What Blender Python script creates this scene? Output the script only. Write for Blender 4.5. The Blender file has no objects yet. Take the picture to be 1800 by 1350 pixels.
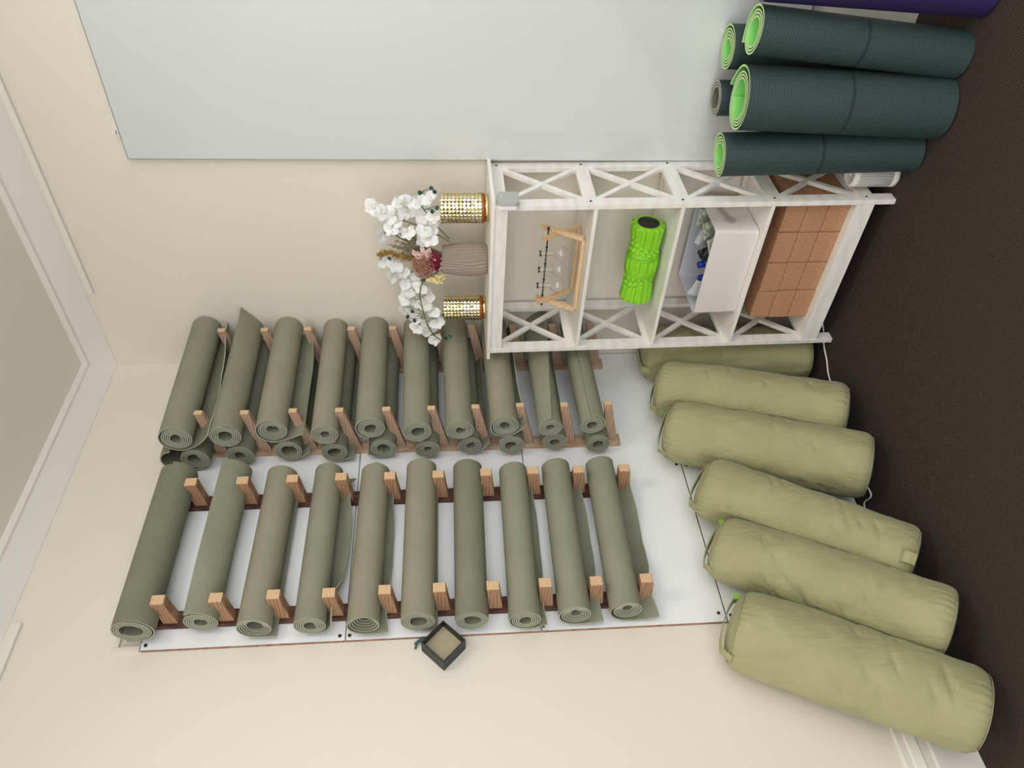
import bpy, bmesh, math, random
from mathutils import Vector, Matrix, noise
PI = math.pi
sc = bpy.context.scene
COL = sc.collection
random.seed(7)

# ------------------------------------------------------------------ camera
R = [[0.0456312489733708, -0.07597934299139443, -0.9960647210677256], [0.7060932012930713, 0.7077880982389207, -0.0216425294047207], [0.7066471398122491, -0.7023269519461202, 0.0859457524560668]]
cam_d = bpy.data.cameras.new('camera'); cam = bpy.data.objects.new('camera', cam_d); COL.objects.link(cam)
M = Matrix([[R[0][0], R[1][0], R[2][0], 2.1320980719421403],
            [R[0][1], R[1][1], R[2][1], -2.2734991623219245],
            [R[0][2], R[1][2], R[2][2], 1.42],
            [0, 0, 0, 1]])
cam.matrix_world = M
cam_d.sensor_width = 36.0; cam_d.sensor_fit = 'HORIZONTAL'
cam_d.lens = 1340.1964912679566 * 36.0 / 1800.0
cam_d.clip_start = 0.02
sc.camera = cam

# ------------------------------------------------------------------ light
sc.view_settings.view_transform = 'Standard'
sc.view_settings.look = 'None'
sc.view_settings.gamma = 1.0
sc.view_settings.use_curve_mapping = False
sc.view_settings.exposure = 0.0
w = bpy.data.worlds.new('world'); sc.world = w; w.use_nodes = True
bg = w.node_tree.nodes['Background']; bg.inputs[0].default_value = (0.97, 0.97, 1.0, 1); bg.inputs[1].default_value = 1.78

def area(name, loc, rot, sx, sy, power, color=(1, .95, .87)):
    d = bpy.data.lights.new(name, 'AREA'); d.shape = 'RECTANGLE'; d.size = sx; d.size_y = sy
    d.energy = power; d.color = color
    o = bpy.data.objects.new(name, d); COL.objects.link(o); o.location = loc; o.rotation_euler = rot
    return o
area('ceiling_lamp_light', (2.2, -1.3, 2.74), (0, 0, 0), 1.2, 0.3, 17)
area('ceiling_lamp_light', (2.6, -3.2, 2.74), (0, 0, 0), 1.2, 0.3, 12)
area('window_and_fill_light', (4.6, -2.6, 1.3), (0, math.radians(104), 0), 1.6, 2.6, 30, (.92, .96, 1.0))
area('window_and_fill_light', (2.6, -4.9, 1.2), (math.radians(104), 0, 0), 2.6, 1.6, 14, (.95, .97, 1.0))  # added fill to brighten the shelf front; no window known on this side

# ------------------------------------------------------------------ helpers
def lin(c):
    if isinstance(c, str):
        c = [int(c[i:i+2], 16) / 255 for i in (0, 2, 4)]
    return tuple((x / 12.92 if x <= .04045 else ((x + .055) / 1.055) ** 2.4) for x in c) + (1,)

class Nt:
    def __init__(s, name, color, rough=.6, metal=0, spec=.5, **kw):
        s.m = bpy.data.materials.new(name); s.m.use_nodes = True
        s.t = s.m.node_tree; s.b = s.t.nodes['Principled BSDF']
        s.b.inputs['Base Color'].default_value = lin(color)
        s.b.inputs['Roughness'].default_value = rough
        s.b.inputs['Metallic'].default_value = metal
        s.b.inputs['Specular IOR Level'].default_value = spec
        for k, v in kw.items(): s.b.inputs[k.replace('_', ' ')].default_value = v
    def n(s, typ, **kw):
        nd = s.t.nodes.new(typ)
        for k, v in kw.items():
            if k.startswith('i_'): nd.inputs[k[2:].replace('_', ' ')].default_value = v
            else: setattr(nd, k, v)
        return nd
    def l(s, a, b): s.t.links.new(a, b)
    def co(s, out='Object', scale=(1, 1, 1), rot=(0, 0, 0)):
        tc = s.n('ShaderNodeTexCoord'); mp = s.n('ShaderNodeMapping')
        mp.inputs['Scale'].default_value = scale; mp.inputs['Rotation'].default_value = rot
        s.l(tc.outputs[out], mp.inputs[0]); return mp.outputs[0]
    def bump(s, h, strength=.3, dist=.002, prev=None):
        b = s.n('ShaderNodeBump'); b.inputs['Strength'].default_value = strength; b.inputs['Distance'].default_value = dist
        s.l(h, b.inputs['Height'])
        if prev: s.l(prev, b.inputs['Normal'])
        s.l(b.outputs[0], s.b.inputs['Normal']); return b.outputs[0]
    def ramp(s, fac, stops, to='Base Color'):
        r = s.n('ShaderNodeValToRGB'); e = r.color_ramp.elements
        while len(e) < len(stops): e.new(.5)
        for i, (p, c) in enumerate(stops): e[i].position = p; e[i].color = lin(c)
        s.l(fac, r.inputs[0])
        if to: s.l(r.outputs[0], s.b.inputs[to])
        return r.outputs[0]
    def noise(s, vec, scale, detail=3, rough=.5):
        n = s.n('ShaderNodeTexNoise'); n.inputs['Scale'].default_value = scale; n.inputs['Detail'].default_value = detail
        n.inputs['Roughness'].default_value = rough; s.l(vec, n.inputs['Vector']); return n.outputs['Fac']
    def math(s, op, a, b=None):
        n = s.n('ShaderNodeMath', operation=op)
        for i, v in enumerate((a, b)):
            if v is None: continue
            if isinstance(v, (int, float)): n.inputs[i].default_value = v
            else: s.l(v, n.inputs[i])
        return n.outputs[0]
    def mix(s, fac, a, b):
        n = s.n('ShaderNodeMix', data_type='RGBA')
        s.l(fac, n.inputs[0]) if not isinstance(fac, (int, float)) else setattr(n.inputs[0], 'default_value', fac)
        for i, v in ((6, a), (7, b)):
            if isinstance(v, str): n.inputs[i].default_value = lin(v)
            else: s.l(v, n.inputs[i])
        return n.outputs[2]

def build(name, verts, faces, mats, parent=None, smooth=False, fm=None, uvs=None, loc=None):
    me = bpy.data.meshes.new(name); me.from_pydata([tuple(v) for v in verts], [], faces)
    if not isinstance(mats, (list, tuple)): mats = [mats]
    for m in mats: me.materials.append(m.m if isinstance(m, Nt) else m)
    if fm: me.polygons.foreach_set('material_index', fm)
    if smooth is True: me.polygons.foreach_set('use_smooth', [True] * len(faces))
    elif smooth: me.polygons.foreach_set('use_smooth', smooth)
    if uvs:
        uv = me.uv_layers.new(name='UVMap'); data = []
        for f in faces:
            for i in f: data += [uvs[i][0], uvs[i][1]]
        uv.data.foreach_set('uv', data)
    me.update()
    o = bpy.data.objects.new(name, me); COL.objects.link(o)
    if parent: o.parent = parent
    if loc: o.location = loc
    return o

class MB:
    def __init__(s): s.v = []; s.f = []; s.m = []; s.s = []; s.uv = []
    def add(s, v, f, mi=0, sm=False, uv=None):
        b = len(s.v); s.v += [tuple(x) for x in v]; s.f += [tuple(i + b for i in q) for q in f]
        s.m += [mi] * len(f); s.s += [sm] * len(f); s.uv += uv if uv else [(x[0], x[1]) for x in v]
    def box(s, a, b, mi=0, bev=0.0):
        x0, y0, z0 = a; x1, y1, z1 = b
        if bev <= 0:
            v = [(x, y, z) for x in (x0, x1) for y in (y0, y1) for z in (z0, z1)]
            s.add(v, [(0, 1, 3, 2), (4, 6, 7, 5), (0, 4, 5, 1), (2, 3, 7, 6), (0, 2, 6, 4), (1, 5, 7, 3)], mi); return
        bm = bmesh.new(); bmesh.ops.create_cube(bm, size=1)
        for v in bm.verts: v.co = Vector(((x0 + x1) / 2 + v.co.x * (x1 - x0), (y0 + y1) / 2 + v.co.y * (y1 - y0), (z0 + z1) / 2 + v.co.z * (z1 - z0)))
        bmesh.ops.bevel(bm, geom=bm.edges[:], offset=bev, segments=2, profile=.7, affect='EDGES')
        bm.verts.index_update(); s.add([v.co[:] for v in bm.verts], [[v.index for v in f.verts] for f in bm.faces], mi); bm.free()
    def hexa(s, p, mi=0):   # 8 corners: bottom 4 ccw then top 4
        s.add(p, [(3, 2, 1, 0), (4, 5, 6, 7), (0, 1, 5, 4), (1, 2, 6, 5), (2, 3, 7, 6), (3, 0, 4, 7)], mi)
    def bar(s, a, b, wd, th, up=(0, 0, 1), mi=0):
        a = Vector(a); b = Vector(b); d = (b - a).normalized(); u = Vector(up); r = d.cross(u).normalized(); u = r.cross(d).normalized()
        P = []
        for c in (a, b):
            for sx, sy in ((-1, -1), (1, -1), (1, 1), (-1, 1)): P.append(c + r * sx * wd / 2 + u * sy * th / 2)
        s.hexa(P, mi)
    def tube(s, pts, r, n=8, mi=0, cap=True):
        pts = [Vector(p) for p in pts]; k = len(pts); rr = r if isinstance(r, (list, tuple)) else [r] * k
        v = []; ref = Vector((.13, .21, .97)); N = None
        for i, p in enumerate(pts):
            d = (pts[min(i + 1, k - 1)] - pts[max(i - 1, 0)]).normalized()
            if N is None: N = d.cross(ref).normalized()
            N = (N - d * N.dot(d)).normalized(); B = d.cross(N)
            for j in range(n):
                a = 2 * PI * j / n; v.append(p + (N * math.cos(a) + B * math.sin(a)) * rr[i])
        f = [(i * n + j, i * n + (j + 1) % n, (i + 1) * n + (j + 1) % n, (i + 1) * n + j) for i in range(k - 1) for j in range(n)]
        s.add(v, f, mi, True)
        if cap: s.add(v[:n], [tuple(range(n))[::-1]], mi); s.add(v[-n:], [tuple(range(n))], mi)
    def lathe(s, prof, n=32, mi=0, c=(0, 0, 0), sm=True, cap0=False, cap1=False, ax='z'):
        v = []; uv = []
        for i, (r, z) in enumerate(prof):
            for j in range(n):
                a = 2 * PI * j / n; x, y, q = r * math.cos(a), r * math.sin(a), z
                if ax == 'x': x, y, q = q, x, y
                if ax == 'y': x, y, q = y, q, x
                v.append((c[0] + x, c[1] + y, c[2] + q)); uv.append((j / n, z))
        k = len(prof)
        f = [(i * n + j, i * n + (j + 1) % n, (i + 1) * n + (j + 1) % n, (i + 1) * n + j) for i in range(k - 1) for j in range(n)]
        s.add(v, f, mi, sm, uv)
        if cap0: s.add(v[:n], [tuple(range(n))[::-1]], mi)
        if cap1: s.add(v[-n:], [tuple(range(n))], mi)
    def ball(s, c, r, n=10, mi=0, sc3=(1, 1, 1)):
        v = []
        for i in range(n + 1):
            t = PI * i / n
            for j in range(2 * n):
                p = PI * j / n; v.append((c[0] + sc3[0] * r * math.sin(t) * math.cos(p), c[1] + sc3[1] * r * math.sin(t) * math.sin(p), c[2] + sc3[2] * r * math.cos(t)))
        k = 2 * n
        s.add(v, [(i * k + j, (i + 1) * k + j, (i + 1) * k + (j + 1) % k, i * k + (j + 1) % k) for i in range(n) for j in range(k)], mi, True)
    def build(s, name, mats, parent=None, loc=None, uv=False):
        return build(name, s.v, s.f, mats, parent, s.s, s.m, s.uv if uv else None, loc)

def tag(o, label=None, cat=None, group=None, kind=None):
    for k, v in (('label', label), ('category', cat), ('group', group), ('kind', kind)):
        if v: o[k] = v
    return o
def empty(name, loc, label, cat, group=None, rz=0):
    o = bpy.data.objects.new(name, None); COL.objects.link(o); o.location = loc; o.rotation_euler = (0, 0, rz)
    o.empty_display_size = .05
    return tag(o, label, cat, group)
def kids(o): return [c for c in COL.objects if c.parent == o]
def copy_tree(o, parent=None):
    c = o.copy(); COL.objects.link(c); c.parent = parent
    for ch in kids(o): copy_tree(ch, c)
    return c
def struct(o, kind='structure'): o['kind'] = kind; return o

# ------------------------------------------------------------------ materials
def plaster(name, col, rough=.55, b=.12):
    m = Nt(name, col, rough); c = m.co()
    n1 = m.noise(c, 3.5, 4); m.bump(m.noise(c, 55, 3), b, .0012, m.bump(n1, .35, .004)); return m
m_wall = plaster('wall_paint', 'e6dfcf', .5)
m_ceil = plaster('ceiling_paint', 'efebdf', .7)
m_cove = plaster('cornice_paint', 'f5f0e7', .6)
m_trim = Nt('white_trim', 'e9e5db', .4)
m_panel = Nt('white_melamine', 'f1f2f2', .32)
m_mdf = Nt('mdf_edge', '9a7a62', .8); m_mdf.ramp(m_mdf.noise(m_mdf.co(), 90, 3), [(.3, '7d604b'), (.7, 'b08e72')])
m_dark = Nt('dark_screw', '33302c', .5, .3)
m_floor = Nt('carpet', '3a302b', .95, spec=.15)
c_ = m_floor.co()
wv = m_floor.n('ShaderNodeTexWave', wave_type='BANDS', bands_direction='X'); wv.inputs['Scale'].default_value = 62; wv.inputs['Distortion'].default_value = .5; wv.inputs['Detail'].default_value = 1
m_floor.l(c_, wv.inputs[0])
n2_ = m_floor.noise(m_floor.co(scale=(500, 160, 1)), 1, 2)
h2_ = m_floor.math('ADD', m_floor.math('MULTIPLY', wv.outputs['Fac'], .55), m_floor.math('MULTIPLY', n2_, .6))
m_floor.ramp(h2_, [(.2, '231c1a'), (.55, '3f3531'), (.95, '5d514a')])
m_floor.bump(h2_, .8, .003)

def fabric_mat(name, c0, c1, ribs=900):
    m = Nt(name, c1, .78, spec=.25); c = m.co()
    m.ramp(m.noise(c, 9, 3), [(.3, c0), (.7, c1)])
    w1 = m.n('ShaderNodeTexWave', wave_type='BANDS', bands_direction='Y'); w1.inputs['Scale'].default_value = 75; w1.inputs['Distortion'].default_value = .3
    m.l(c, w1.inputs[0]); m.bump(w1.outputs['Fac'], .25, .0008, m.bump(m.noise(c, 350, 2), .3, .0006)); return m
m_sage = fabric_mat('sage_foam', '8a8a74', '92927c')
m_sage_b = fabric_mat('sage_foam_deep', '7e7e68', '868670')
m_sage_w = fabric_mat('sage_foam_warm', '8f8c75', '97947d')
m_sage_in = fabric_mat('sage_foam_inner', '7f806c', '898a75')
m_sage_e = Nt('sage_foam_edge', 'a9aa96', .7, spec=.25)

def mat_dark_green():
    m = Nt('dark_green_foam', '2c3d3c', .5, spec=.4)
    uvn = m.n('ShaderNodeUVMap'); sp = m.n('ShaderNodeSeparateXYZ'); m.l(uvn.outputs[0], sp.inputs[0])
    u, v = sp.outputs[0], sp.outputs[1]
    # zig-zag embossing
    zz = m.math('PINGPONG', m.math('MULTIPLY', u, 1.0), .006)
    ph = m.math('ADD', m.math('MULTIPLY', v, 700.), m.math('MULTIPLY', zz, 900.))
    s1 = m.math('SINE', ph); s2 = m.math('SINE', m.math('MULTIPLY', u, 520.))
    h = m.math('MULTIPLY', s1, s2)
    # alignment lines: ring at mid length plus two brackets
    def near(x, c, wd): return m.math('LESS_THAN', m.math('ABSOLUTE', m.math('SUBTRACT', x, c)), wd)
    ring = near(v, .29, .0045)
    b1 = m.math('MULTIPLY', near(u, 1.0, .0016), near(v, .16, .1)); b2 = m.math('MULTIPLY', near(u, 1.0, .0016), near(v, .43, .1))
    t1 = m.math('MULTIPLY', near(v, .06, .0016), near(u, 1.008, .009)); t2 = m.math('MULTIPLY', near(v, .53, .0016), near(u, 1.008, .009))
    allm = ring
    for q in (b1, b2, t1, t2): allm = m.math('MAXIMUM', allm, q)
    base = m.ramp(m.math('ADD', m.math('MULTIPLY', h, .35), .5), [(.1, '2b3c3c'), (.9, '3b4f4d')], None)
    m.l(m.mix(allm, base, '253233'), m.b.inputs['Base Color'])
    m.bump(h, .5, .0009); return m
m_dg = mat_dark_green()
m_lime = Nt('lime_foam', '8ee07a', .6, spec=.3)
m_lime_e = Nt('lime_foam_edge', 'bfdc9c', .7)
m_grey_in = Nt('grey_foam', '6d6a60', .7); m_grey_e = Nt('grey_foam_edge', 'a9a697', .7)
m_purple = Nt('purple_foam', '2d1f52', .5); m_purple_e = Nt('purple_foam_edge', '5a4a86', .6)

def wood(name, stops, sc_=(3, 3, 30), rough=.55):
    m = Nt(name, stops[0][1], rough, spec=.3); c = m.co(scale=sc_)
    n = m.noise(c, 4, 5, .6)
    wv = m.n('ShaderNodeTexWave', wave_type='BANDS', bands_direction='Z'); wv.inputs['Scale'].default_value = 1.1; wv.inputs['Distortion'].default_value = 7; wv.inputs['Detail'].default_value = 3
    m.l(c, wv.inputs[0]); f = m.math('ADD', m.math('MULTIPLY', wv.outputs['Fac'], .5), m.math('MULTIPLY', n, .5))
    m.ramp(f, stops); m.bump(f, .2, .001); return m
m_peg_o = wood('orange_pine', [(.2, '9a7455'), (.5, 'ad8563'), (.8, 'bb9676')], (4, 30, 30))
m_peg_l = wood('pale_pine', [(.2, 'ad8a70'), (.5, 'bd9c83'), (.8, 'c9ab94')], (4, 30, 30))
m_end = wood('pine_end_grain', [(.2, 'c9a57a'), (.5, 'd6b58b'), (.8, 'e0c49e')], (60, 40, 40))
m_rail_d = wood('dark_stained_rail', [(.2, '45281f'), (.6, '5b3a2e'), (.9, '6d4a3b')], (30, 30, 3))
m_rail_l = wood('light_rail', [(.2, 'b08f70'), (.6, 'c6a88b'), (.9, 'd6bda3')], (30, 30, 3))
m_white_wood = wood('white_painted_wood', [(.1, 'e6e2d8'), (.5, 'eeeae1'), (.9, 'f2efe8')], (6, 6, 6), .45)
m_frame_wood = wood('light_birch', [(.1, 'd2a878'), (.5, 'e2bf94'), (.9, 'ebcfa8')], (8, 40, 40))

def mat_bolster():
    m = Nt('olive_canvas', 'a09d72', .85, spec=.15, Sheen_Weight=.15); c = m.co()
    m.ramp(m.noise(c, 7, 4), [(.3, '9b9970'), (.7, 'a8a67b')])
    a = m.noise(m.co(scale=(6, 6, 1.6)), 4, 4, .6); b = m.noise(m.co(scale=(260, 260, 260)), 3, 2)
    m.bump(b, .3, .0009, m.bump(a, .8, .012)); return m
m_bol = mat_bolster()
m_bol_d = Nt('olive_piping', '9d9a74', .8)
m_lime_tag = Nt('lime_tag', '8fc04e', .6)
m_glassboard = Nt('glass_board_face', 'd2d6d4', .06, spec=.5, Coat_Weight=.3, Coat_Roughness=.02)
m_alu = Nt('aluminium_edge', 'b9bcba', .35, .8)

# ------------------------------------------------------------------ room
def slab(name, a, b, m):
    q = MB(); q.box(a, b); return struct(q.build(name, m))
H = 2.78
slab('floor', (-.1, -5.2, -.05), (5.2, .1, 0), m_floor)
slab('wall_left', (-.1, -5.2, 0), (0, .0, H), m_wall)
slab('wall_right', (-.1, 0, 0), (5.2, .1, H), m_wall)
slab('ceiling', (-.1, -5.2, H), (5.2, .1, H + .06), m_ceil)
def prism_run(name, prof, axis, a, b, m):
    # prof: (distance from wall, z); the run lies along a wall
    q = MB(); n = len(prof)
    if axis == 'x': v = [(t, -d, z) for t in (a, b) for d, z in prof]
    else: v = [(d, t, z) for t in (a, b) for d, z in prof]
    if axis == 'x': # mitre towards corner
        v = [(a + d, -d, z) for d, z in prof] + [(b, -d, z) for d, z in prof]
    else: v = [(d, a - d, z) for d, z in prof] + [(d, b, z) for d, z in prof]
    f = [(i, (i + 1) % n, n + (i + 1) % n, n + i) for i in range(n)] + [tuple(range(n))[::-1], tuple(range(n, 2 * n))]
    q.add(v, f); return struct(q.build(name, m))
cove = [(0, 2.703), (.004, 2.703), (.082, 2.757), (.082, H), (0, H)]
prism_run('trim_1', cove, 'x', 0, 5.2, m_cove)
prism_run('trim_2', cove, 'y', 0, -5.2, m_cove)
bead = [(.081, 2.755), (.090, 2.758), (.090, H), (.081, H)]
prism_run('trim_3', bead, 'x', 0, 5.2, m_trim)
prism_run('trim_4', bead, 'y', 0, -5.2, m_trim)
sk = [(0, 0), (.018, 0), (.018, .125), (.014, .133), (.014, .155), (.018, .16), (.012, .184), (.008, .188), (.008, .208), (0, .210)]
q = MB(); n = len(sk)
q.add([(d, t, z) for t in (-1.215, -5.2) for d, z in sk], [(i, (i + 1) % n, n + (i + 1) % n, n + i) for i in range(n)] + [tuple(range(n))[::-1], tuple(range(n, 2 * n))])
struct(q.build('baseboard_left', m_trim))
# painted cable trunking under the cornice
for nm, lab, a, b in (('cable_trunking', 'slim white cable trunking high on the wall above the glass board, just under the cornice', (.361, -.013, 2.672), (5.1, 0, 2.69)),
                      ('cable_trunking', 'slim white cable trunking high on the mat-rack wall, just under the cornice', (0, -5.1, 2.664), (.013, -1.1, 2.684))):
    q = MB(); q.box(a, b, bev=.002); tag(q.build(nm, m_trim), lab, 'trunking')
q = MB(); q.box((.958, -.008, 2.398), (1.0, 0, 2.412), bev=.002); q.box((.975, -.02, 2.403), (.985, 0, 2.409))
tag(q.build('wall_clip', m_trim), 'tiny white clip screwed to the wall just above the corner of the glass board', 'clip')

# white wall boards with raw edges behind the racks
zs = [0.003, .584, 1.155, 1.731, 2.309]
labs = ['white wall board nearest the floor, behind the olive bolsters', 'white wall board with a screwed corner just above the bolsters, second from the floor',
        'white wall board third from the floor, beside the small square wall light', 'white wall board nearest the ceiling behind the peg racks']
scr = [[(-1.185, .567), (-.60, .565)], [(-1.19, 1.147), (-.593, .600), (-1.176, .603)], [(-1.19, 1.718), (-1.19, 1.166)], [(-1.19, 2.294), (-1.19, 1.746)]]
for i in range(4):
    z0, z1 = zs[i], zs[i + 1] - .0035; x1, y0, y1 = .012, -1.205, -.003
    q = MB(); v = [(x, y, z) for x in (.0, x1) for y in (y0, y1) for z in (z0, z1)]
    q.add(v, [(4, 6, 7, 5)], 0); q.add(v, [(0, 1, 3, 2), (0, 4, 5, 1), (2, 3, 7, 6), (0, 2, 6, 4), (1, 5, 7, 3)], 1)
    o = q.build('wall_board', [m_panel, m_mdf]); tag(o, labs[i], 'wall board', 'white boards on the rack wall')
    for (yy, zz) in scr[i]:
        s = MB(); s.lathe([(.0055, .0), (.0055, .0008), (.003, .0012)], 12, ax='x', cap1=True, c=(x1, yy, zz)); s.build('screw', m_dark, o)
# old painted-over frame corner that pokes out past the top board
q = MB(); q.box((0, -1.205, 2.31), (.010, -1.19, 2.385), bev=.002); q.box((0, -1.19, 2.37), (.010, -.9, 2.385), bev=.002); q.box((0, -1.18, 2.312), (.006, -1.172, 2.355), bev=.001); q.box((0, -1.18, 2.352), (.006, -.9, 2.36), bev=.001)
struct(q.build('trim_5', m_wall))

# glass board
gb = empty('glass_board', (.895, 0, .34), 'large glossy pale grey glass board on the wall beside the white shelf', 'glass board')
q = MB(); q.box((.004, -.024, .004), (1.8, -.018, 2.048)); q.build('glass_pane', m_glassboard, gb)
q = MB(); q.box((0, -.022, 0), (1.804, -.012, 2.052)); q.build('backing_frame', m_alu, gb)
q = MB(); q.box((.05, -.012, .05), (1.7, 0, 2.0)); q.build('mounting_panel', m_trim, gb)

# ------------------------------------------------------------------ yoga mats
def sstep(a, b, x):
    t = min(1, max(0, (x - a) / (b - a))); return t * t * (3 - 2 * t)
def interp(pts, t):
    for (a, va), (b, vb) in zip(pts, pts[1:]):
        if t <= b: return va + (vb - va) * sstep(a, b, t)
    return pts[-1][1]
def yoga_mat(name, L, R_, ri, mats, label, cat, group, th=.0040, pitch=.0060, end=180, tail=.0, opens=((0, 0), (1, 0)), tele=0., hand=1,
             sq=1., kopen=2., nst=11, seed=0, skew=0., loose=0., xmin=None, ktap=1.6):
    turns = max(1.2, (R_ - ri) / pitch); TH = turns * 2 * PI; nsp = int(turns * 26)
    rnd = random.Random(seed); ph = rnd.random() * 6; wob = .0012
    V = []; F = []; FM = []; UV = []; SM = []
    # base spiral
    base = []; e = math.radians(end)
    for i in range(nsp + 1):
        th_ = TH * i / nsp; a = e - (TH - th_); r = ri + (R_ - ri) * th_ / TH
        if loose: r += loose * max(0, 1 - (TH - th_) / (1.9 * PI)) ** 2
        r += wob * math.sin(2 * a + ph) * (1 - th_ / TH) + wob * .5 * math.sin(3 * a + 1.3 * ph)
        base.append((r * math.cos(a), r * math.sin(a) * sq))
    ntail = 14 if tail > 0 else 0
    rows = []
    for k in range(nst):
        t = k / (nst - 1); o = interp(opens, t); pts = list(base)
        (x0, y0), (x1, y1) = base[-2], base[-1]; hd = math.atan2(y1 - y0, x1 - x0)
        tl = tail * (1 + skew * (t - .5))
        x, y = x1, y1
        for j in range(ntail):
            s_ = (j + .5) / ntail
            kap = (1 - o) / (R_ * 1.04 + .001) + o * kopen * (1 - ktap * s_)
            hd += kap * tl / ntail; x += math.cos(hd) * tl / ntail; y += math.sin(hd) * tl / ntail
            if xmin is not None and hand * x < xmin: x = hand * xmin
            pts.append((x, y))
        rows.append(pts)
    n = len(rows[0])
    arc = [0]
    for i in range(1, n): arc.append(arc[-1] + math.hypot(rows[0][i][0] - rows[0][i-1][0], rows[0][i][1] - rows[0][i-1][1]))
    tot = arc[-1]
    for side in (1, -1):
        b0 = len(V)
        for k in range(nst):
            t = k / (nst - 1); pts = rows[k]
            for i in range(n):
                a_ = pts[max(i - 1, 0)]; b_ = pts[min(i + 1, n - 1)]; dx, dy = b_[0] - a_[0], b_[1] - a_[1]; d = math.hypot(dx, dy) or 1e-9
                nx, ny = dy / d, -dx / d; f = i / (n - 1)
                yo = t * L + tele * (1 - min(1, i / nsp))
                V.append((hand * (pts[i][0] + nx * side * th / 2), yo, pts[i][1] + ny * side * th / 2)); UV.append((tot - arc[i] + .86, t * L))
        for k in range(nst - 1):
            for i in range(n - 1):
                p = b0 + k * n + i; q4 = (p, p + 1, p + n + 1, p + n)
                if (side * hand) < 0: q4 = q4[::-1]
                F.append(q4); FM.append(0 if side == 1 else 1); SM.append(True)
    N1 = nst * n
    def rim(idx_o):
        b = len(V); m_ = len(idx_o)
        for i in idx_o: V.append(V[i]); UV.append(UV[i])
        for i in idx_o: V.append(V[i + N1]); UV.append(UV[i])
        for i in range(m_ - 1): F.append((b + i, b + m_ + i, b + m_ + i + 1, b + i + 1)); FM.append(2); SM.append(False)
    rim(list(range(n))); rim([(nst - 1) * n + i for i in range(n)]); rim([k * n + n - 1 for k in range(nst)]); rim([k * n for k in range(nst)])
    o = build(name, V, F, mats, None, SM, FM, UV)
    return tag(o, label, cat, group)
def place_y(o, near, far):
    near = Vector(near); far = Vector(far); d = (far - near).normalized()
    x = Vector((1, 0, 0)); x = (x - d * x.dot(d)).normalized(); z = x.cross(d)
    o.matrix_world = Matrix.Translation(near) @ Matrix((x, d, z)).transposed().to_4x4()

ORD = ['closest to the ceiling', 'second from the ceiling', 'third from the ceiling', 'fourth from the ceiling', 'fifth from the ceiling',
       'fifth from the floor', 'fourth from the floor', 'third from the floor', 'second from the floor', 'closest to the floor']
def lab(i, rack_, note):
    a = 'rolled sage yoga mat %s, %s' % (ORD[i], rack_); b = a + ', ' + note if note else a
    return b if len(b.split()) <= 16 else a
SG = [m_sage, m_sage_in, m_sage_e]; SB = [m_sage_b, m_sage_in, m_sage_e]; SW = [m_sage_w, m_sage_in, m_sage_e]
# rack nearer the open wall (far from the corner): x, near (y,z), far (y,z)
Ln = [(-1.187, 2.310), (-1.164, 2.132), (-1.193, 1.977), (-1.190, 1.822), (-1.200, 1.671), (-1.196, 1.515), (-1.200, 1.360), (-1.205, 1.204), (-1.198, 1.056), (-1.191, .901)]
Lf = [(-.631, 2.307), (-.614, 2.124), (-.642, 1.969), (-.631, 1.817), (-.642, 1.662), (-.631, 1.508), (-.637, 1.353), (-.651, 1.197), (-.644, 1.049), (-.638, .894)]
LP = [  # R, ri, kwargs, materials, note
 (.058, .030, dict(end=0, loose=.005), SB, 'straight edge in front'),
 (.048, .018, dict(end=-40, tail=.07, opens=((0, .05), (.2, .2), (.45, .8), (.7, .4), (1, .35)), kopen=10), SG, 'wavy loose edge'),
 (.050, .021, dict(end=185, tail=.050, opens=((0, .9), (.5, .8), (1, .6)), tele=.012), SW, 'loose flap underneath'),
 (.047, .018, dict(end=180, tail=.085, opens=((0, .1), (.15, 0), (.35, .75), (.6, 1), (.88, .3), (1, .9)), kopen=5), SG, 'flap bulging beneath'),
 (.048, .014, dict(end=178, tail=.070, opens=((0, .7), (.12, .2), (.5, 1), (.9, .2), (1, .2)), tele=.030, kopen=5), SW, 'funnel-like centre'),
 (.051, .025, dict(end=185, tail=.05, opens=((0, .9), (.5, .7), (1, .5))), SW, ''),
 (.050, .024, dict(end=200), SB, 'slightly darker'),
 (.047, .018, dict(end=180, tail=.070, opens=((0, .4), (.12, .1), (.5, .95), (.9, .1), (1, .1)), loose=.003, kopen=5), SG, 'narrow flap beneath'),
 (.048, .014, dict(end=180, tail=.090, opens=((0, .8), (.14, .3), (.5, 1), (.9, .3), (1, .2)), loose=.004, tele=.010, kopen=5), SG, 'wide flap beneath'),
 (.046, .014, dict(end=180, tail=.108, opens=((0, .8), (.12, .35), (.5, 1), (.9, .45), (1, .9)), loose=.009, tele=.010, kopen=6), SG, 'big flap beneath'),
]
for i, (Rr, ri, kw, ms, note) in enumerate(LP):
    x = .030 + Rr + .004
    near = (x, Ln[i][0], Ln[i][1]); far = (x, Lf[i][0], Lf[i][1]); L = (Vector(far) - Vector(near)).length
    o = yoga_mat('yoga_mat', L, Rr, ri, ms, lab(i, 'single-layer rack', note), 'yoga mat', 'sage yoga mats on the single-layer rack', seed=i, xmin=.017 - x, **kw)
    place_y(o, near, far)
Bn = [(-.561, 2.273), (-.549, 2.125), (-.535, 1.965), (-.546, 1.808), (-.535, 1.643), (-.543, 1.489), (-.530, 1.340), (-.538, 1.197), (-.526, 1.040), (-.542, .888)]
Fn = [(-.562, 2.306), (-.553, 2.153), (-.534, 2.004), (-.553, 1.828), (-.532, 1.677), (-.553, 1.520), (-.550, 1.376), (-.538, 1.222), (-.544, 1.065), (-.538, .918)]
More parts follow.
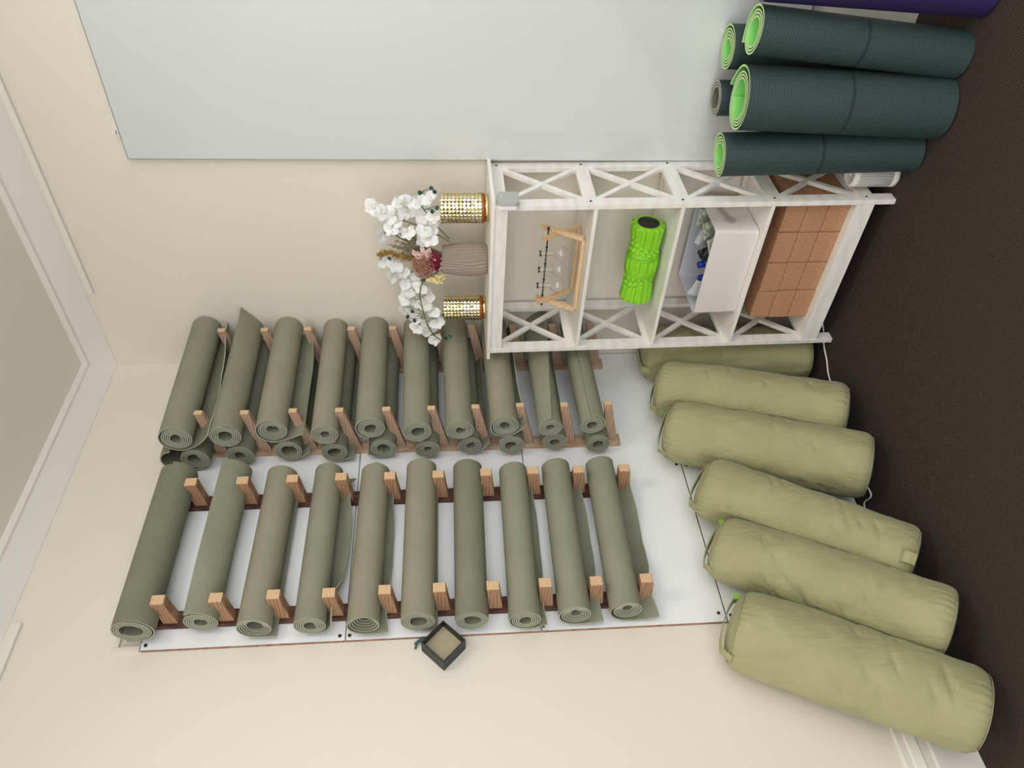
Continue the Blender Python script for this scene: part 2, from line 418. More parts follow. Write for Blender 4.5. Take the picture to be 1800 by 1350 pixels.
BP = [(.048, .022, dict(end=-20, hand=-1, tail=.225, opens=((0, 1), (.4, 1), (1, .9)), kopen=3, ktap=-8)), (.047, .018, dict(end=190)), (.048, .026, dict(end=215, tail=.05, opens=((0, .8), (1, .4)))), (.046, .022, dict(end=200, tail=.05, opens=((0, .9), (1, .4)))),
      (.046, .022, dict(end=10, hand=-1, tail=.05, opens=((0, .5), (1, .2)))), (.044, .013, dict(end=150)), (.043, .015, dict(end=225, tail=.05, opens=((0, .8), (1, .5)))),
      (.047, .019, dict(end=60)), (.044, .017, dict(end=100)), (.044, .019, dict(end=30))]
FP = [(.054, .018, dict(end=215, tail=.09, opens=((0, .9), (.3, 1), (.6, .8), (1, .3)), kopen=8, ktap=.8, loose=.008), SG, ''),
      (.051, .023, dict(end=-52, tail=.066, opens=((0, .10), (.3, .5), (.6, .4), (1, 1)), kopen=7, skew=.7), SG, 'pointed loose edge'),
      (.052, .018, dict(end=205, tail=.085, opens=((0, .9), (.35, .9), (.6, .95), (1, .5)), kopen=5, tele=.008, loose=.007), SW, ''),
      (.047, .015, dict(end=220), SW, ''),
      (.049, .020, dict(end=160, loose=.004), SG, ''),
      (.050, .022, dict(end=200), SG, ''),
      (.048, .015, dict(end=120), SG, ''),
      (.050, .018, dict(end=235, tail=.04, opens=((0, .9), (.1, .6), (.4, 0), (1, 0)), loose=.006, kopen=3), SW, ''),
      (.042, .014, dict(end=142, hand=-1, tail=.06, opens=((0, .1), (.10, .3), (.3, .8), (1, 1)), kopen=6, skew=1.0), SG, 'pointed flap'),
      (.044, .018, dict(end=12, loose=.002), SG, '')]
for i in range(10):
    Rr, ri, kw = BP[i]; x = .032 + Rr; y0, z0 = Bn[i]
    o = yoga_mat('yoga_mat', .53, Rr, ri, SB, lab(i, 'wall side of two-layer rack', ''), 'yoga mat', 'sage yoga mats on the two-layer rack', seed=30 + i, xmin=.017 - x, **kw)
    place_y(o, (x, y0, z0), (x, -.01, z0 + .004))
    Rr, ri, kw, ms, note = FP[i]; x = .130 + Rr + (.002 if i else .006); y0, z0 = Fn[i]
    o = yoga_mat('yoga_mat', -y0 - .008, Rr, ri, ms, lab(i, 'front of two-layer rack', note), 'yoga mat', 'sage yoga mats on the two-layer rack', seed=60 + i, **kw)
    place_y(o, (x, y0, z0), (x, -.012, z0 + .008))

# ------------------------------------------------------------------ peg racks
def rack(label, y, zr, pegs, xt, hw, hb, ht, slope, mr, mp, rw=.022, rt=.018):
    r = empty('peg_rack', (.012, y, zr[0]), label, 'peg rack', 'wooden peg racks')
    q = MB(); q.box((0, -rw, 0), (rt, rw, zr[1] - zr[0]), bev=.0015); q.build('rail', mr, r)
    for z in pegs:
        z = z - zr[0]; x0 = rt; x1 = xt - .012; q = MB(); d = slope * (x1 - x0)
        jit = random.uniform(-.002, .002)
        P = [(x0, -hw, z - d - hb), (x1, -hw + jit, z - ht), (x1, hw + jit, z - ht), (x0, hw, z - d - hb),
             (x0, -hw, z - d + hb), (x1, -hw + jit, z + ht), (x1, hw + jit, z + ht), (x0, hw, z - d + hb)]
        bm = bmesh.new(); vs = [bm.verts.new(p) for p in P]
        for f in [(3, 2, 1, 0), (4, 5, 6, 7), (0, 1, 5, 4), (1, 2, 6, 5), (2, 3, 7, 6), (3, 0, 4, 7)]: bm.faces.new([vs[i] for i in f])
        bmesh.ops.bevel(bm, geom=bm.edges[:], offset=.0015, segments=1, affect='EDGES'); bm.normal_update(); bm.verts.index_update()
        q.add([v.co[:] for v in bm.verts], [[v.index for v in f.verts] for f in bm.faces])
        q.m = [1 if f.normal.x > .9 else 0 for f in bm.faces]; bm.free()
        q.build('peg', [mp, m_end], r)
    return r
r4 = [2.243, 2.084, 1.925, 1.769, 1.610, 1.453, 1.297, 1.143, .991, .840]
r3 = [2.241, 2.080, 1.923, 1.768, 1.611, 1.453, 1.296, 1.139, .986, .831]
r2 = [2.247, 2.096, 1.937, 1.783, 1.626, 1.473, 1.322, 1.168, 1.014, .860]
r1 = [2.244, 2.088, 1.931, 1.771, 1.617, 1.455, 1.319, 1.162, 1.012, .862]
rack('dark railed peg rack under the single-layer mats, beside the square wall light', -1.12, (.80, 2.34), r4, .142, .016, .021, .019, .10, m_rail_d, m_peg_o, rw=.024)
rack('dark railed peg rack under the single-layer mats, beside the two-layer rack', -.703, (.80, 2.34), r3, .142, .016, .021, .019, .10, m_rail_d, m_peg_o, rw=.024)
rack('pale railed peg rack with long pegs, next to the dark rails', -.478, (.79, 2.34), r2, .222, .010, .021, .014, .20, m_rail_l, m_peg_l)
rack('pale railed peg rack with long pegs nearest the room corner', -.072, (.79, 2.34), r1, .234, .010, .021, .014, .20, m_rail_l, m_peg_l)

# ------------------------------------------------------------------ bolsters
BO = [(.186, -1.582, -1.276, .116, .649, .124), (.247, -1.372, -1.003, .103, .663, .115), (.227, -1.160, -.781, .105, .653, .131),
      (.239, -.810, -.525, .111, .670, .124), (.255, -.601, -.320, .113, .658, .123), (.168, -.195, -.118, .108, .640, .118)]
def bframe(p):
    xb, yb, yt, r, L, xt = p; dx, dy = xt - xb, yt - yb; dz = math.sqrt(L * L - dx * dx - dy * dy); ax = Vector((dx, dy, dz)) / L
    s = math.hypot(ax.x, ax.y); base = Vector((xb, yb, r * .86 * s + .002)); u = ax.cross(Vector((0, 1, 0))).normalized(); v = ax.cross(u).normalized()
    return base, ax, u, v, r, L
FR = [bframe(p) for p in BO]
blab = ['olive green bolster closest to the camera, largest in view, leaning on the bare wall', 'olive green bolster second from the camera, a lime tag on its strap',
        'olive green bolster third from the camera, a loop handle at its floor end', 'olive green bolster fourth from the camera, creased along its middle',
        'olive green bolster fifth from the camera, next to the one half hidden by the shelf', 'olive green bolster in the corner, half hidden behind the white shelf']
for bi, (base, ax, u, v, r, L) in enumerate(FR):
    root = empty('bolster', (base.x, base.y, 0), blab[bi], 'bolster', 'olive bolsters leaning on the wall')
    rnd = random.Random(bi + 5); off = Vector((rnd.random() * 9, rnd.random() * 9, bi * 3.3))
    W2L = base - Vector((base.x, base.y, 0))
    prof = [(.0, .0), (.0, .35), (.003, .62), (.008, .8), (.014, .875), (.020, .92)]
    st = [(a, b, 0) for a, b in prof]
    NB = 120
    for i in range(NB + 1): 
        t = .030 + (L - .06) * i / NB; st.append((t, None, 1))
    st += [(L - .020, .92, 0), (L - .014, .875, 0), (L - .006, .8, 0), (L + .004, .62, 0), (L + .009, .35, 0), (L + .010, 0, 0)]
    n = 132; V = []
    folds = [(rnd.uniform(.15, .85) * L, rnd.uniform(0, 6.28), rnd.uniform(.25, .6), rnd.uniform(.02, .05)) for _ in range(30)]
    for (h, rf, body) in st:
        for j in range(n):
            a = 2 * PI * j / n; e = min(h, L - h)
            if rf is None:
                rf_ = 1 - .07 * math.exp(-(e - .02) / .018) ; rf_ += .012 * math.sin(PI * h / L)
            else: rf_ = rf
            q_ = Vector((math.cos(a) * 1.2, math.sin(a) * 1.2, h * 7)) + off
            d = .0045 * noise.noise(q_) + .0022 * noise.noise(q_ * 2.7) + .0012 * noise.noise(Vector((q_.x * 2, q_.y * 2, q_.z * 6)))
            ple = math.exp(-max(0, e - .018) / .028) * (1 if rf_ > .85 else 0)
            d += .0034 * ple * math.sin(34 * a + 3.5 * noise.noise(q_ * 1.3)) * (.5 + noise.noise(q_ * .9 + Vector((5, 0, 0))))
            for (fh, fa, fw, fl) in folds:
                da = (a - fa + PI) % (2 * PI) - PI
                if abs(da) < fw: 
                    hh = (h - fh - .02 * math.sin(da * 3)) / .009
                    if abs(hh) < 3: d -= .0050 * math.exp(-hh * hh) * math.cos(da / fw * PI / 2) ** 2
            rr = r * rf_ + d * (1 if rf_ > .3 else rf_)
            V.append(base + ax * h + (u * math.cos(a) + v * math.sin(a)) * rr)
    # press neighbours flat against each other
    for nb in (bi - 1, bi + 1):
        if 0 <= nb < len(FR):
            b2, a2, _, _, rB, L2 = FR[nb]
            for k, P in enumerate(V):
                t1 = max(0, min(L, (P - base).dot(ax))); p1 = base + ax * t1
                t2 = max(0, min(L2, (p1 - b2).dot(a2))); p2 = b2 + a2 * t2; d = p2 - p1; D = d.length
                if D < r + rB + .02:
                    lim = D * r / (r + rB) - .0012; dn = d / D; c = (P - p1).dot(dn)
                    if c > lim: V[k] = P - dn * (c - lim)
    for k, P in enumerate(V):
        if P.x < .0135: P.x = .0135 + (.0 if P.x < .01 else 0)
        if P.z < .002: P.z = .002
        if P.y < -1.2 and P.z < .212 and P.x < .02: P.x = .02
        V[k] = P - Vector((base.x, base.y, 0))
    m_ = len(st)
    F = [(i * n + j, i * n + (j + 1) % n, (i + 1) * n + (j + 1) % n, (i + 1) * n + j) for i in range(m_ - 1) for j in range(n)]
    build('cover', V, F, m_bol, root, True)
    B0 = Vector((base.x, base.y, 0))
    for h in (.0105, L - .0105):   # seam cord round each end
        q = MB(); pts = []
        for j in range(49):
            a = 2 * PI * j / 48; P = base + ax * h + (u * math.cos(a) + v * math.sin(a)) * (r * .868 + .000)
            P.x = max(P.x, .016); P.z = max(P.z, .003); pts.append(P - B0)
        q.tube(pts, .0015, 6, cap=False); q.build('seam_piping', m_bol_d, root)
    # strap handle across the top end
    def strap(h, sgn, ang, span, lift, wd, nm='handle'):
        q = MB(); pts = []; dirv = (u * math.cos(ang) + v * math.sin(ang)); side = dirv.cross(ax).normalized(); k = 14; rows = []
        for i in range(k + 1):
            t = i / k; c = (t - .5) * 2; R2 = r * span
            P = base + ax * (h + sgn * (.004 + lift * (1 - abs(c) ** 2.6))) + dirv * c * R2
            if abs(c) > .98: P -= ax * sgn * .028
            P.x = max(P.x, .02)
            rows.append(P - B0)
        nrm = [None] * (k + 1); Vv = []
        for i, P in enumerate(rows):
            d = (rows[min(i + 1, k)] - rows[max(i - 1, 0)]).normalized(); nr = d.cross(side).normalized()
            for s1, s2 in ((-1, -1), (1, -1), (1, 1), (-1, 1)): Vv.append(P + side * s1 * wd / 2 + nr * s2 * .0018)
        Ff = [(i * 4 + j, i * 4 + (j + 1) % 4, i * 4 + 4 + (j + 1) % 4, i * 4 + 4 + j) for i in range(k) for j in range(4)] + [(3, 2, 1, 0), tuple(k * 4 + j for j in range(4))]
        q.add(Vv, Ff); return q.build(nm, m_bol, root)
    ang = [PI * .5 + .15, PI * .5 + .1, PI * .5, PI * .5 - .1, PI * .5, PI * .5][bi]
    strap(L + .002, 1, ang, .93, [.017, .015, .018, .015, .013, .010][bi], .027)
    if bi == 2:
        q = MB(); c0 = base + (u * .35 - v * .75).normalized() * r * .92 - B0
        out = (Vector((.7, -.7, .0))).normalized()
        tp = [c0 + out * .0 + Vector((0, 0, .02)), c0 + out * .022 + Vector((0, 0, .016)), c0 + out * .026, c0 + out * .004 - Vector((0, 0, .004))]
    if bi in (0, 1):
        q = MB(); P = base + ax * (L + .004) - v * r * .80 - u * r * .1; P.x = max(P.x, .03); P -= B0
        dv = [(-.003, -.010, 0), (.003, -.010, 0), (.003, .010, 0), (-.003, .010, 0)]
        q.hexa([P + Vector(d) + Vector((0, 0, -.002)) for d in dv] + [P + Vector(d) + Vector((0, 0, .012)) for d in dv]); q.build('tag', m_lime_tag, root)['label'] = 'small lime green tag'
    if bi == 2:
        a = None; P0 = base + ax * .035; o2 = None
        dirv = Vector((.72, -.66, -.1)); dirv = (dirv - ax * dirv.dot(ax)).normalized(); s = dirv.cross(ax).normalized()
        q = MB(); path = [P0 + dirv * (r * .97) + ax * .012, P0 + dirv * (r + .010) + ax * .004, P0 + dirv * (r + .014) - ax * .012, P0 + dirv * (r + .008) - ax * .026, P0 + dirv * (r * .93) - ax * .024]
        Vv = []
        for i, P in enumerate(path):
            d = (path[min(i + 1, 4)] - path[max(i - 1, 0)]).normalized(); nr = d.cross(s).normalized()
            P = Vector((P.x, P.y, max(P.z, .005)))
            for s1, s2 in ((-1, -1), (1, -1), (1, 1), (-1, 1)): Vv.append(P - B0 + s * s1 * .016 + nr * s2 * .002)
        q.add(Vv, [(i * 4 + j, i * 4 + (j + 1) % 4, i * 4 + 4 + (j + 1) % 4, i * 4 + 4 + j) for i in range(4) for j in range(4)] + [(3, 2, 1, 0), (16, 17, 18, 19)]); q.build('handle', m_bol, root)

# ------------------------------------------------------------------ white shelf unit
XL, XR, YF, YB, SHR = .303, .905, -.275, -.012, -.018
sh = empty('shelf_unit', (XL, YF, 0), 'white painted wooden shelf unit with crossed side braces standing against the wall', 'shelf unit')
def shx(m):
    m.v = [(x + SHR * z - XL, y - YF, z) for x, y, z in m.v]; return m
def shbox(name, a, b, bev=.0012, parent=None):
    q = MB(); q.box(a, b, bev=bev); return shx(q).build(name, m_white_wood, parent or sh)
PW, PD = .017, .038; TOP = 1.262
shbox('top_board', (XL - .026, YF - .004, TOP), (XR + .022, YB + .004, TOP + .011))
posts = []
rungz = [(.062, .115), (.362, .412), (.655, .702), (.945, .988), (1.224, TOP)]
shz = [.12, .396, .683, .956]
for x0, sx in ((XL, 1), (XR - PW, -1)):
    fr = shbox('side_frame', (x0, YF, 0), (x0 + PW, YF + PD, TOP))
    shbox('back_post', (x0, YB - PD, 0), (x0 + PW, YB, TOP), parent=fr)
    for z0, z1 in rungz: shbox('rung', (x0 + .001, YF + PD, z0), (x0 + PW - .001, YB - PD, z1), parent=fr)
    for (a, b), (c, d) in zip(rungz, rungz[1:]):
        y0, y1 = YF + PD, YB - PD; z0, z1 = b, c; xm = x0 + PW / 2; q = MB()
        dz, dy = z1 - z0, y1 - y0; L_ = math.hypot(dy, dz); hw = .0085
        for s in (1, -1):
            ya, yb = (y0, y1) if s == 1 else (y1, y0)
            # bar with ends cut square to the frame
            k = hw * L_ / abs(yb - ya) ; 
            P = []
            for xx in (xm - .006 - .0004 * s, xm + .006 + .0004 * s):
                P += [(xx, ya, z0), (xx, ya, z0 + k), (xx, yb - (yb - ya) * hw * L_ / dz / abs(dy), z1), (xx, yb, z1), (xx, yb, z1 - k), (xx, ya + (yb - ya) * hw * L_ / dz / abs(dy), z0)]
            f = [tuple(range(6)), tuple(range(6, 12))[::-1]] + [(i, (i + 1) % 6 + 0, (i + 1) % 6 + 6, i + 6) for i in range(6)]
            if s == -1: f = [t[::-1] for t in f]
            q.add(P, f)
        shx(q).build('cross_brace', m_white_wood, fr)
    if sx == -1:
        for k, (z0, z1) in enumerate(rungz):
            for yy in (YF + PD * .55, YB - PD * .5):
                if k == 4 and yy < -.2: continue
                q = MB(); q.lathe([(.0042, 0), (.0042, .0007), (.002, .0009)], 10, ax='x', cap1=True, c=(XR, yy, (z0 + z1) / 2)); shx(q).build('screw', m_dark, fr)
for z in shz: shbox('shelf_board', (XL + PW, YF + .001, z - .012), (XR - PW, YB, z))
shbox('apron', (XL + PW, YF + .002, 1.222), (XR - PW, YF + .016, TOP))
shbox('apron', (XL + PW, YF + .002, .062), (XR - PW, YF + .016, .108))
shbox('apron', (XL + PW, YB - .016, 1.222), (XR - PW, YB - .002, TOP))
def sx_(z): return SHR * z

# cork blocks: four columns, three high
m_cork = Nt('cork', 'b07c5c', .85, spec=.2); c_ = m_cork.co()
nz = m_cork.noise(c_, 190, 3, .7); m_cork.ramp(nz, [(.3, '9a6c4c'), (.48, 'b98a69'), (.62, 'c49674'), (.74, 'd8b192')]); m_cork.bump(nz, .35, .001)
q = MB(); q.box((-.0590, 0, 0), (.0590, .205, .0690), bev=.0055)
ck = q.build('cork_block', m_cork)
colw = .122; rown = ['bottom', 'middle', 'top']; coln = ['nearest the bolsters', 'second from the bolsters', 'second from the green mats', 'nearest the green mats']
first = True
for ci in range(4):
    for ri_ in range(3):
        o = ck if first else ck.copy()
        if not first: COL.objects.link(o)
        first = False
        z = .1205 + ri_ * .0696
        o.location = (.4645 + ci * .1205 + random.uniform(-.0008, .0008) + sx_(z), -.243 + random.uniform(-.002, .002), z); o.rotation_euler = (0, 0, random.uniform(-.006, .006))
        tag(o, 'brown cork yoga block, %s row, column %s' % (rown[ri_], coln[ci]), 'yoga block', 'cork blocks on the lowest shelf')

# fabric bin
m_bin = Nt('white_bin_fabric', 'e6dfdc', .8, spec=.2)
wv = m_bin.n('ShaderNodeTexWave', wave_type='BANDS', bands_direction='Z'); wv.inputs['Scale'].default_value = 90; wv.inputs['Distortion'].default_value = 2; m_bin.l(m_bin.co(), wv.inputs[0])
m_bin.ramp(wv.outputs['Fac'], [(0, 'ddd4d0'), (1, 'ece6e3')]); m_bin.bump(m_bin.math('ADD', wv.outputs['Fac'], m_bin.noise(m_bin.co(), 120, 2)), .3, .001)
m_bin_in = Nt('white_bin_lining', 'e2e4ee', .6); m_tape = Nt('taupe_strap', 'bbb3a6', .8)
bx = empty('storage_bin', (.606, -.256, .3965), 'white fabric storage bin full of bottles and packets on the third shelf', 'storage bin')
q = MB(); W2, Dp, Hh, T = .170, .222, .150, .005
def ring(w, y0, y1, z, r=.012):
    P = []
    for cx_, cy_, a0 in ((w - r, y0 + r, -PI / 2), (w - r, y1 - r, 0), (-w + r, y1 - r, PI / 2), (-w + r, y0 + r, PI)):
        for k in range(5): a = a0 + k * PI / 8; P.append((cx_ + r * math.cos(a), cy_ + r * math.sin(a), z))
    return P
rings = [ring(W2 - .006, .003, Dp - .004, 0), ring(W2, 0, Dp, .004), ring(W2 + .004, -.001, Dp + .006, Hh), ring(W2 + .004 - T, T - .001, Dp + .006 - T, Hh), ring(W2 - T, T, Dp - T, .008)]
n = 20
for k in range(4):
    q.add(rings[k] + rings[k + 1], [(i, (i + 1) % n, n + (i + 1) % n, n + i) for i in range(n)], 0 if k < 3 else 1, k in (1, 3))
q.add(rings[0], [tuple(range(n))[::-1]], 0); q.add(rings[4], [tuple(range(n))], 1)
q.build('bin_body', [m_bin, m_bin_in], bx)
q = MB(); P = [(.1735, .045, .082), (.1735, .062, .082), (.1735, .072, .095), (.1735, .125, .095), (.1735, .135, .082), (.1735, .152, .082)]
q.bar((.1752, .062, .085), (.1752, .142, .105), .0016, .020, up=(0, 0, 1)); q.lathe([(.018, 0), (.018, .002)], 20, ax='x', cap1=True, c=(.1735, .060, .086)); q.lathe([(.016, 0), (.016, .002)], 20, ax='x', cap1=True, c=(.1735, .145, .106))
q.build('side_handle', m_tape, bx)
# things inside the bin
m_packet = Nt('pale_green_paper', 'a9b59a', .6); c_ = m_packet.co(scale=(1, 1, 1))
vv = m_packet.n('ShaderNodeTexVoronoi'); vv.inputs['Scale'].default_value = 70; m_packet.l(c_, vv.inputs[0]); m_packet.ramp(m_packet.math('ADD', m_packet.math('MULTIPLY', vv.outputs['Distance'], .8), m_packet.math('MULTIPLY', m_packet.noise(c_, 130, 3), .4)), [(.2, '6e7c60'), (.5, 'a6b398'), (.8, 'd3d9c6')])
m_card = Nt('white_card', 'dfe2e0', .5); m_black = Nt('black_plastic', '16171a', .45); m_blue = Nt('blue_cap', '1c3fae', .35); m_clear = Nt('clear_plastic', 'eef3f5', .08, Transmission_Weight=.85, IOR=1.3)
def placed_box(name, m, size, loc, rot, lab, cat, grp=None, bev=.002):
    q = MB(); q.box((-size[0] / 2, -size[1] / 2, -size[2] / 2), (size[0] / 2, size[1] / 2, size[2] / 2), bev=bev); o = q.build(name, m); o.location = loc; o.rotation_euler = rot; return tag(o, lab, cat, grp)
placed_box('packet', m_packet, (.055, .012, .085), (.740, -.12, .530), (.5, .15, .3), 'pale green printed paper packet closest to the handle end of the white bin', 'packet', 'packets in the bin')
placed_box('packet', m_packet, (.058, .012, .085), (.732, -.168, .520), (.45, -.2, .15), 'pale green printed paper packet in the white bin, middle one of three', 'packet', 'packets in the bin')
placed_box('packet', m_packet, (.05, .012, .08), (.700, -.205, .508), (.5, -.3, .1), 'pale green printed paper packet touching the black pouch in the white bin', 'packet', 'packets in the bin')
placed_box('card_box', m_card, (.05, .02, .08), (.668, -.135, .520), (.5, .35, .2), 'small white carton beside the black pouch in the white bin', 'carton')
placed_box('card_sheet', m_card, (.075, .003, .12), (.497, -.205, .497), (-.12, .2, -.25), 'stiff white card standing at the bolster end of the white bin', 'card', bev=.0008)
q = MB(); q.ball((0, 0, 0), .028, 10, 0, (1, .8, 1.25)); q.ball((.012, -.006, .03), .012, 8, 0, (1, .6, 1.2)); o = q.build('pouch', m_black); o.location = (.642, -.19, .520); tag(o, 'crumpled black pouch in the middle of the white bin', 'pouch')
def bottle(loc, rot, lab):
    b = empty('bottle', loc, lab, 'bottle', 'blue capped bottles in the bin'); b.rotation_euler = rot
    q = MB(); q.lathe([(.0, 0), (.019, .0), (.02, .004), (.02, .07), (.017, .082), (.010, .088)], 20); q.build('bottle_body', m_clear, b)
    q = MB(); q.lathe([(.0125, .086), (.0125, .104), (.011, .107), (0, .107)], 20); q.build('cap', m_blue, b)
bottle((.612, -.165, .445), (.25, -.15, 0), 'clear bottle with a blue cap next to the black pouch in the white bin')
bottle((.553, -.172, .430), (.2, -.12, 0), 'clear bottle with a blue cap behind the white card in the bin')

# massage roller
m_roll = Nt('lime_rubber', '8ed42a', .42, spec=.45); m_core = Nt('black_core', '1c1d1e', .5)
ro = empty('foam_roller', (.600 , -.168, .6835), 'bright lime green ribbed foam roller lying on the second shelf', 'foam roller', rz=.04)
LR, RR = .30, .053; nu, na = 220, 192; V = []
def rollh(s, a):
    e = min(s, 1 - s); h = 0
    def rib(a, k, w): c = math.cos(a * k); return max(0, min(1, (c + w) * 2.2))
    cell = (a * 14 / (2 * PI)) % 1; par = int(a * 14 / (2 * PI)) % 2
    z1 = .24 + .05 * math.sin(a * 2 + .5); z2 = .36
    if e < z1: return rib(a, 14, .35) * min(1, (z1 - e) * 60) * min(1, e * 60)
    if e < z2:
        t = (e - z1) / (z2 - z1) * 2.0; cu = (t % 1) - .5; ca = cell - (.5 if int(t) % 2 else 0); ca = (ca + .5) % 1 - .5
        return max(0, 1 - ((cu / .42) ** 2 + (ca / .40) ** 2)) ** .5 if ((cu / .42) ** 2 + (ca / .40) ** 2) < 1 else 0
    if e < .415: t = (e - z2) / .055 * 2.5; return max(0, math.sin(t * 2 * PI)) ** .5
    return rib(a, 14, .35) * min(1, (e - .415) * 80)
for i in range(nu + 1):
    s = i / nu; x = (s - .5) * LR; wav = .0025 * math.cos(s * 4 * PI)
    for j in range(na):
        a = 2 * PI * j / na; r_ = RR - .0065 + wav + .0085 * rollh(s, a) - .004 * max(0, 1 - min(s, 1 - s) * 50); V.append((x, r_ * math.cos(a), .0590 + r_ * math.sin(a)))
F = [(i * na + j, (i + 1) * na + j, (i + 1) * na + (j + 1) % na, i * na + (j + 1) % na) for i in range(nu) for j in range(na)]
for sgn, b in ((-1, 0), (1, nu * na)):
    k = len(V)
    for j in range(na): a = 2 * PI * j / na; V.append((sgn * LR / 2, .036 * math.cos(a), .0590 + .036 * math.sin(a)))
    F += [((b + j, b + (j + 1) % na, k + (j + 1) % na, k + j) if sgn < 0 else (b + j, k + j, k + (j + 1) % na, b + (j + 1) % na)) for j in range(na)]
build('sleeve', V, F, m_roll, ro, True)
q = MB(); q.lathe([(0, -LR / 2 + .006), (.030, -LR / 2 + .006), (.0365, -LR / 2 - .001), (.0365, LR / 2 + .001), (.031, LR / 2 - .004), (0, LR / 2 - .004)], 40, ax='x', c=(0, 0, .0590), sm=False); q.build('core', m_core, ro)

# wooden frame with bulb vases
fr = empty('bulb_vase_stand', (.572, -.165, .9565), 'light wooden frame stand with a dark rod holding glass bulb vases on the upper shelf', 'vase stand')
def uframe(y0, y1, xo, nm):
    q = MB(); w, th = .012, .014
    for sx in (-1, 1):
        x = sx * xo; q.bar((x, y0, .006), (x, y1, .137), w, th, up=(1, 0, 0))
    q.bar((-xo + .006, y0, .0065), (xo - .006, y0, .0065), .013, .012); return q.build(nm, m_frame_wood, fr)
uframe(-.045, .03, .148, 'frame'); uframe(.05, -.022, .132, 'frame')
q = MB(); q.tube([(-.165, .0, .118), (.165, .0, .118)], .0022, 8)
for x in (-.158, -.118, -.083, -.050, -.016, .016, .050, .085, .118, .158): q.lathe([(.0022, -.002), (.0045, -.001), (.0045, .001), (.0022, .002)], 10, ax='x', c=(x, 0, .118))
q.build('rod', m_black, fr)
m_glass = Nt('clear_glass', 'ffffff', .0, Transmission_Weight=1.0, IOR=1.45)
vlab = ['round clear glass bulb vase hanging nearest the bolsters in the wooden stand', 'round clear glass bulb vase hanging in the middle of the wooden stand', 'round clear glass bulb vase hanging nearest the green mats in the wooden stand']
prof = [(0, 0)] + [(.0265 * math.sin(a), .0265 - .0265 * math.cos(a)) for a in [PI * k / 16 for k in range(2, 15)]] + [(.0085, .055), (.0082, .066), (.012, .072), (.013, .078), (.0085, .084), (.0085, .092), (.012, .098)]
inner = [(max(0, r_ - .0011), z + (.0011 if i == 0 else 0)) for i, (r_, z) in enumerate(prof)][::-1]
q = MB(); q.lathe(prof + inner, 32); bv = q.build('bulb_vase', m_glass)
for i, x in enumerate((-.067, 0, .067)):
    o = bv if i == 0 else bv.copy()
    if i: COL.objects.link(o)
    o.location = (.572 + x, -.165 - .0105, .9565 + .0435); tag(o, vlab[i], 'bulb vase', 'glass bulb vases in the stand')

# sensor on the shelf side
m_silver = Nt('silver_plastic', 'b9b9b6', .35, .2); m_wp = Nt('white_plastic', 'ecebe7', .35)
dv = empty('sensor_box', (XR + SHR * 1.225, -.262, 1.222), 'small rounded silver and white sensor stuck on the top side of the shelf unit', 'sensor')
def rbox(q, a, b, r, ax_='x', n=6, mi=0):
    (x0, y0, z0), (x1, y1, z1) = a, b; P = []
    for cy_, cz_, a0 in ((y1 - r, z1 - r, 0), (y0 + r, z1 - r, PI / 2), (y0 + r, z0 + r, PI), (y1 - r, z0 + r, 3 * PI / 2)):
        for k in range(n + 1): t = a0 + k * PI / 2 / n; P.append((cy_ + r * math.cos(t), cz_ + r * math.sin(t)))
    m_ = len(P); q.add([(x0, y, z) for y, z in P] + [(x1, y, z) for y, z in P], [(i, (i + 1) % m_, m_ + (i + 1) % m_, m_ + i) for i in range(m_)] + [tuple(range(m_))[::-1], tuple(range(m_, 2 * m_))], mi)
q = MB(); rbox(q, (.001, -.034, -.033), (.012, .034, .033), .014); q.build('base', m_wp, dv)
q = MB(); rbox(q, (.012, -.034, -.033), (.022, .034, .033), .014); rbox(q, (.022, -.031, -.030), (.0235, .031, .030), .012); q.build('cover', m_silver, dv)
q = MB(); q.lathe([(.0025, 0), (.0025, .0006)], 12, ax='x', cap1=True, c=(.0235, .008, .020)); q.build('indicator', m_wp, dv)

# ------------------------------------------------------------------ vase, candle holders
ZT = TOP + .0115
m_vase = Nt('taupe_ceramic', '9a8a7c', .5, spec=.35)
q = MB(); V = []; n = 180; prof = [(.046, 0), (.0505, .003), (.054, .03), (.055, .055), (.053, .09), (.049, .12), (.045, .146), (.042, .152)]
zz = []
for i in range(61):
    z = .152 * i / 60
    for (ra, za), (rb, zb) in zip(prof, prof[1:]):
        if z <= zb: r_ = ra + (rb - ra) * (z - za) / (zb - za); break
    zz.append((r_, z))
for r_, z in zz:
    for j in range(n):
        a = 2 * PI * j / n; d = .0027 * math.cos(30 * a + 1.5 * math.sin(z * 42 + 2 * math.sin(a * 2))) * min(1, (z + .004) * 60); V.append(((r_ + d) * math.cos(a), (r_ + d) * math.sin(a), z))
F = [(i * n + j, i * n + (j + 1) % n, (i + 1) * n + (j + 1) % n, (i + 1) * n + j) for i in range(60) for j in range(n)]
k = len(V)
for r_, z in ((.038, .152), (.036, .10)):
    for j in range(n): a = 2 * PI * j / n; V.append((r_ * math.cos(a), r_ * math.sin(a), z))
F += [(60 * n + j, 60 * n + (j + 1) % n, k + (j + 1) % n, k + j) for j in range(n)] + [(k + j, k + (j + 1) % n, k + n + (j + 1) % n, k + n + j) for j in range(n)] + [tuple(k + n + j for j in range(n)), tuple(range(n))[::-1]]
VX, VY = .600, -.150
o = build('vase', V, F, m_vase, None, True, loc=(VX, VY, ZT)); tag(o, 'taupe ribbed ceramic vase of flowers on top of the white shelf', 'vase')

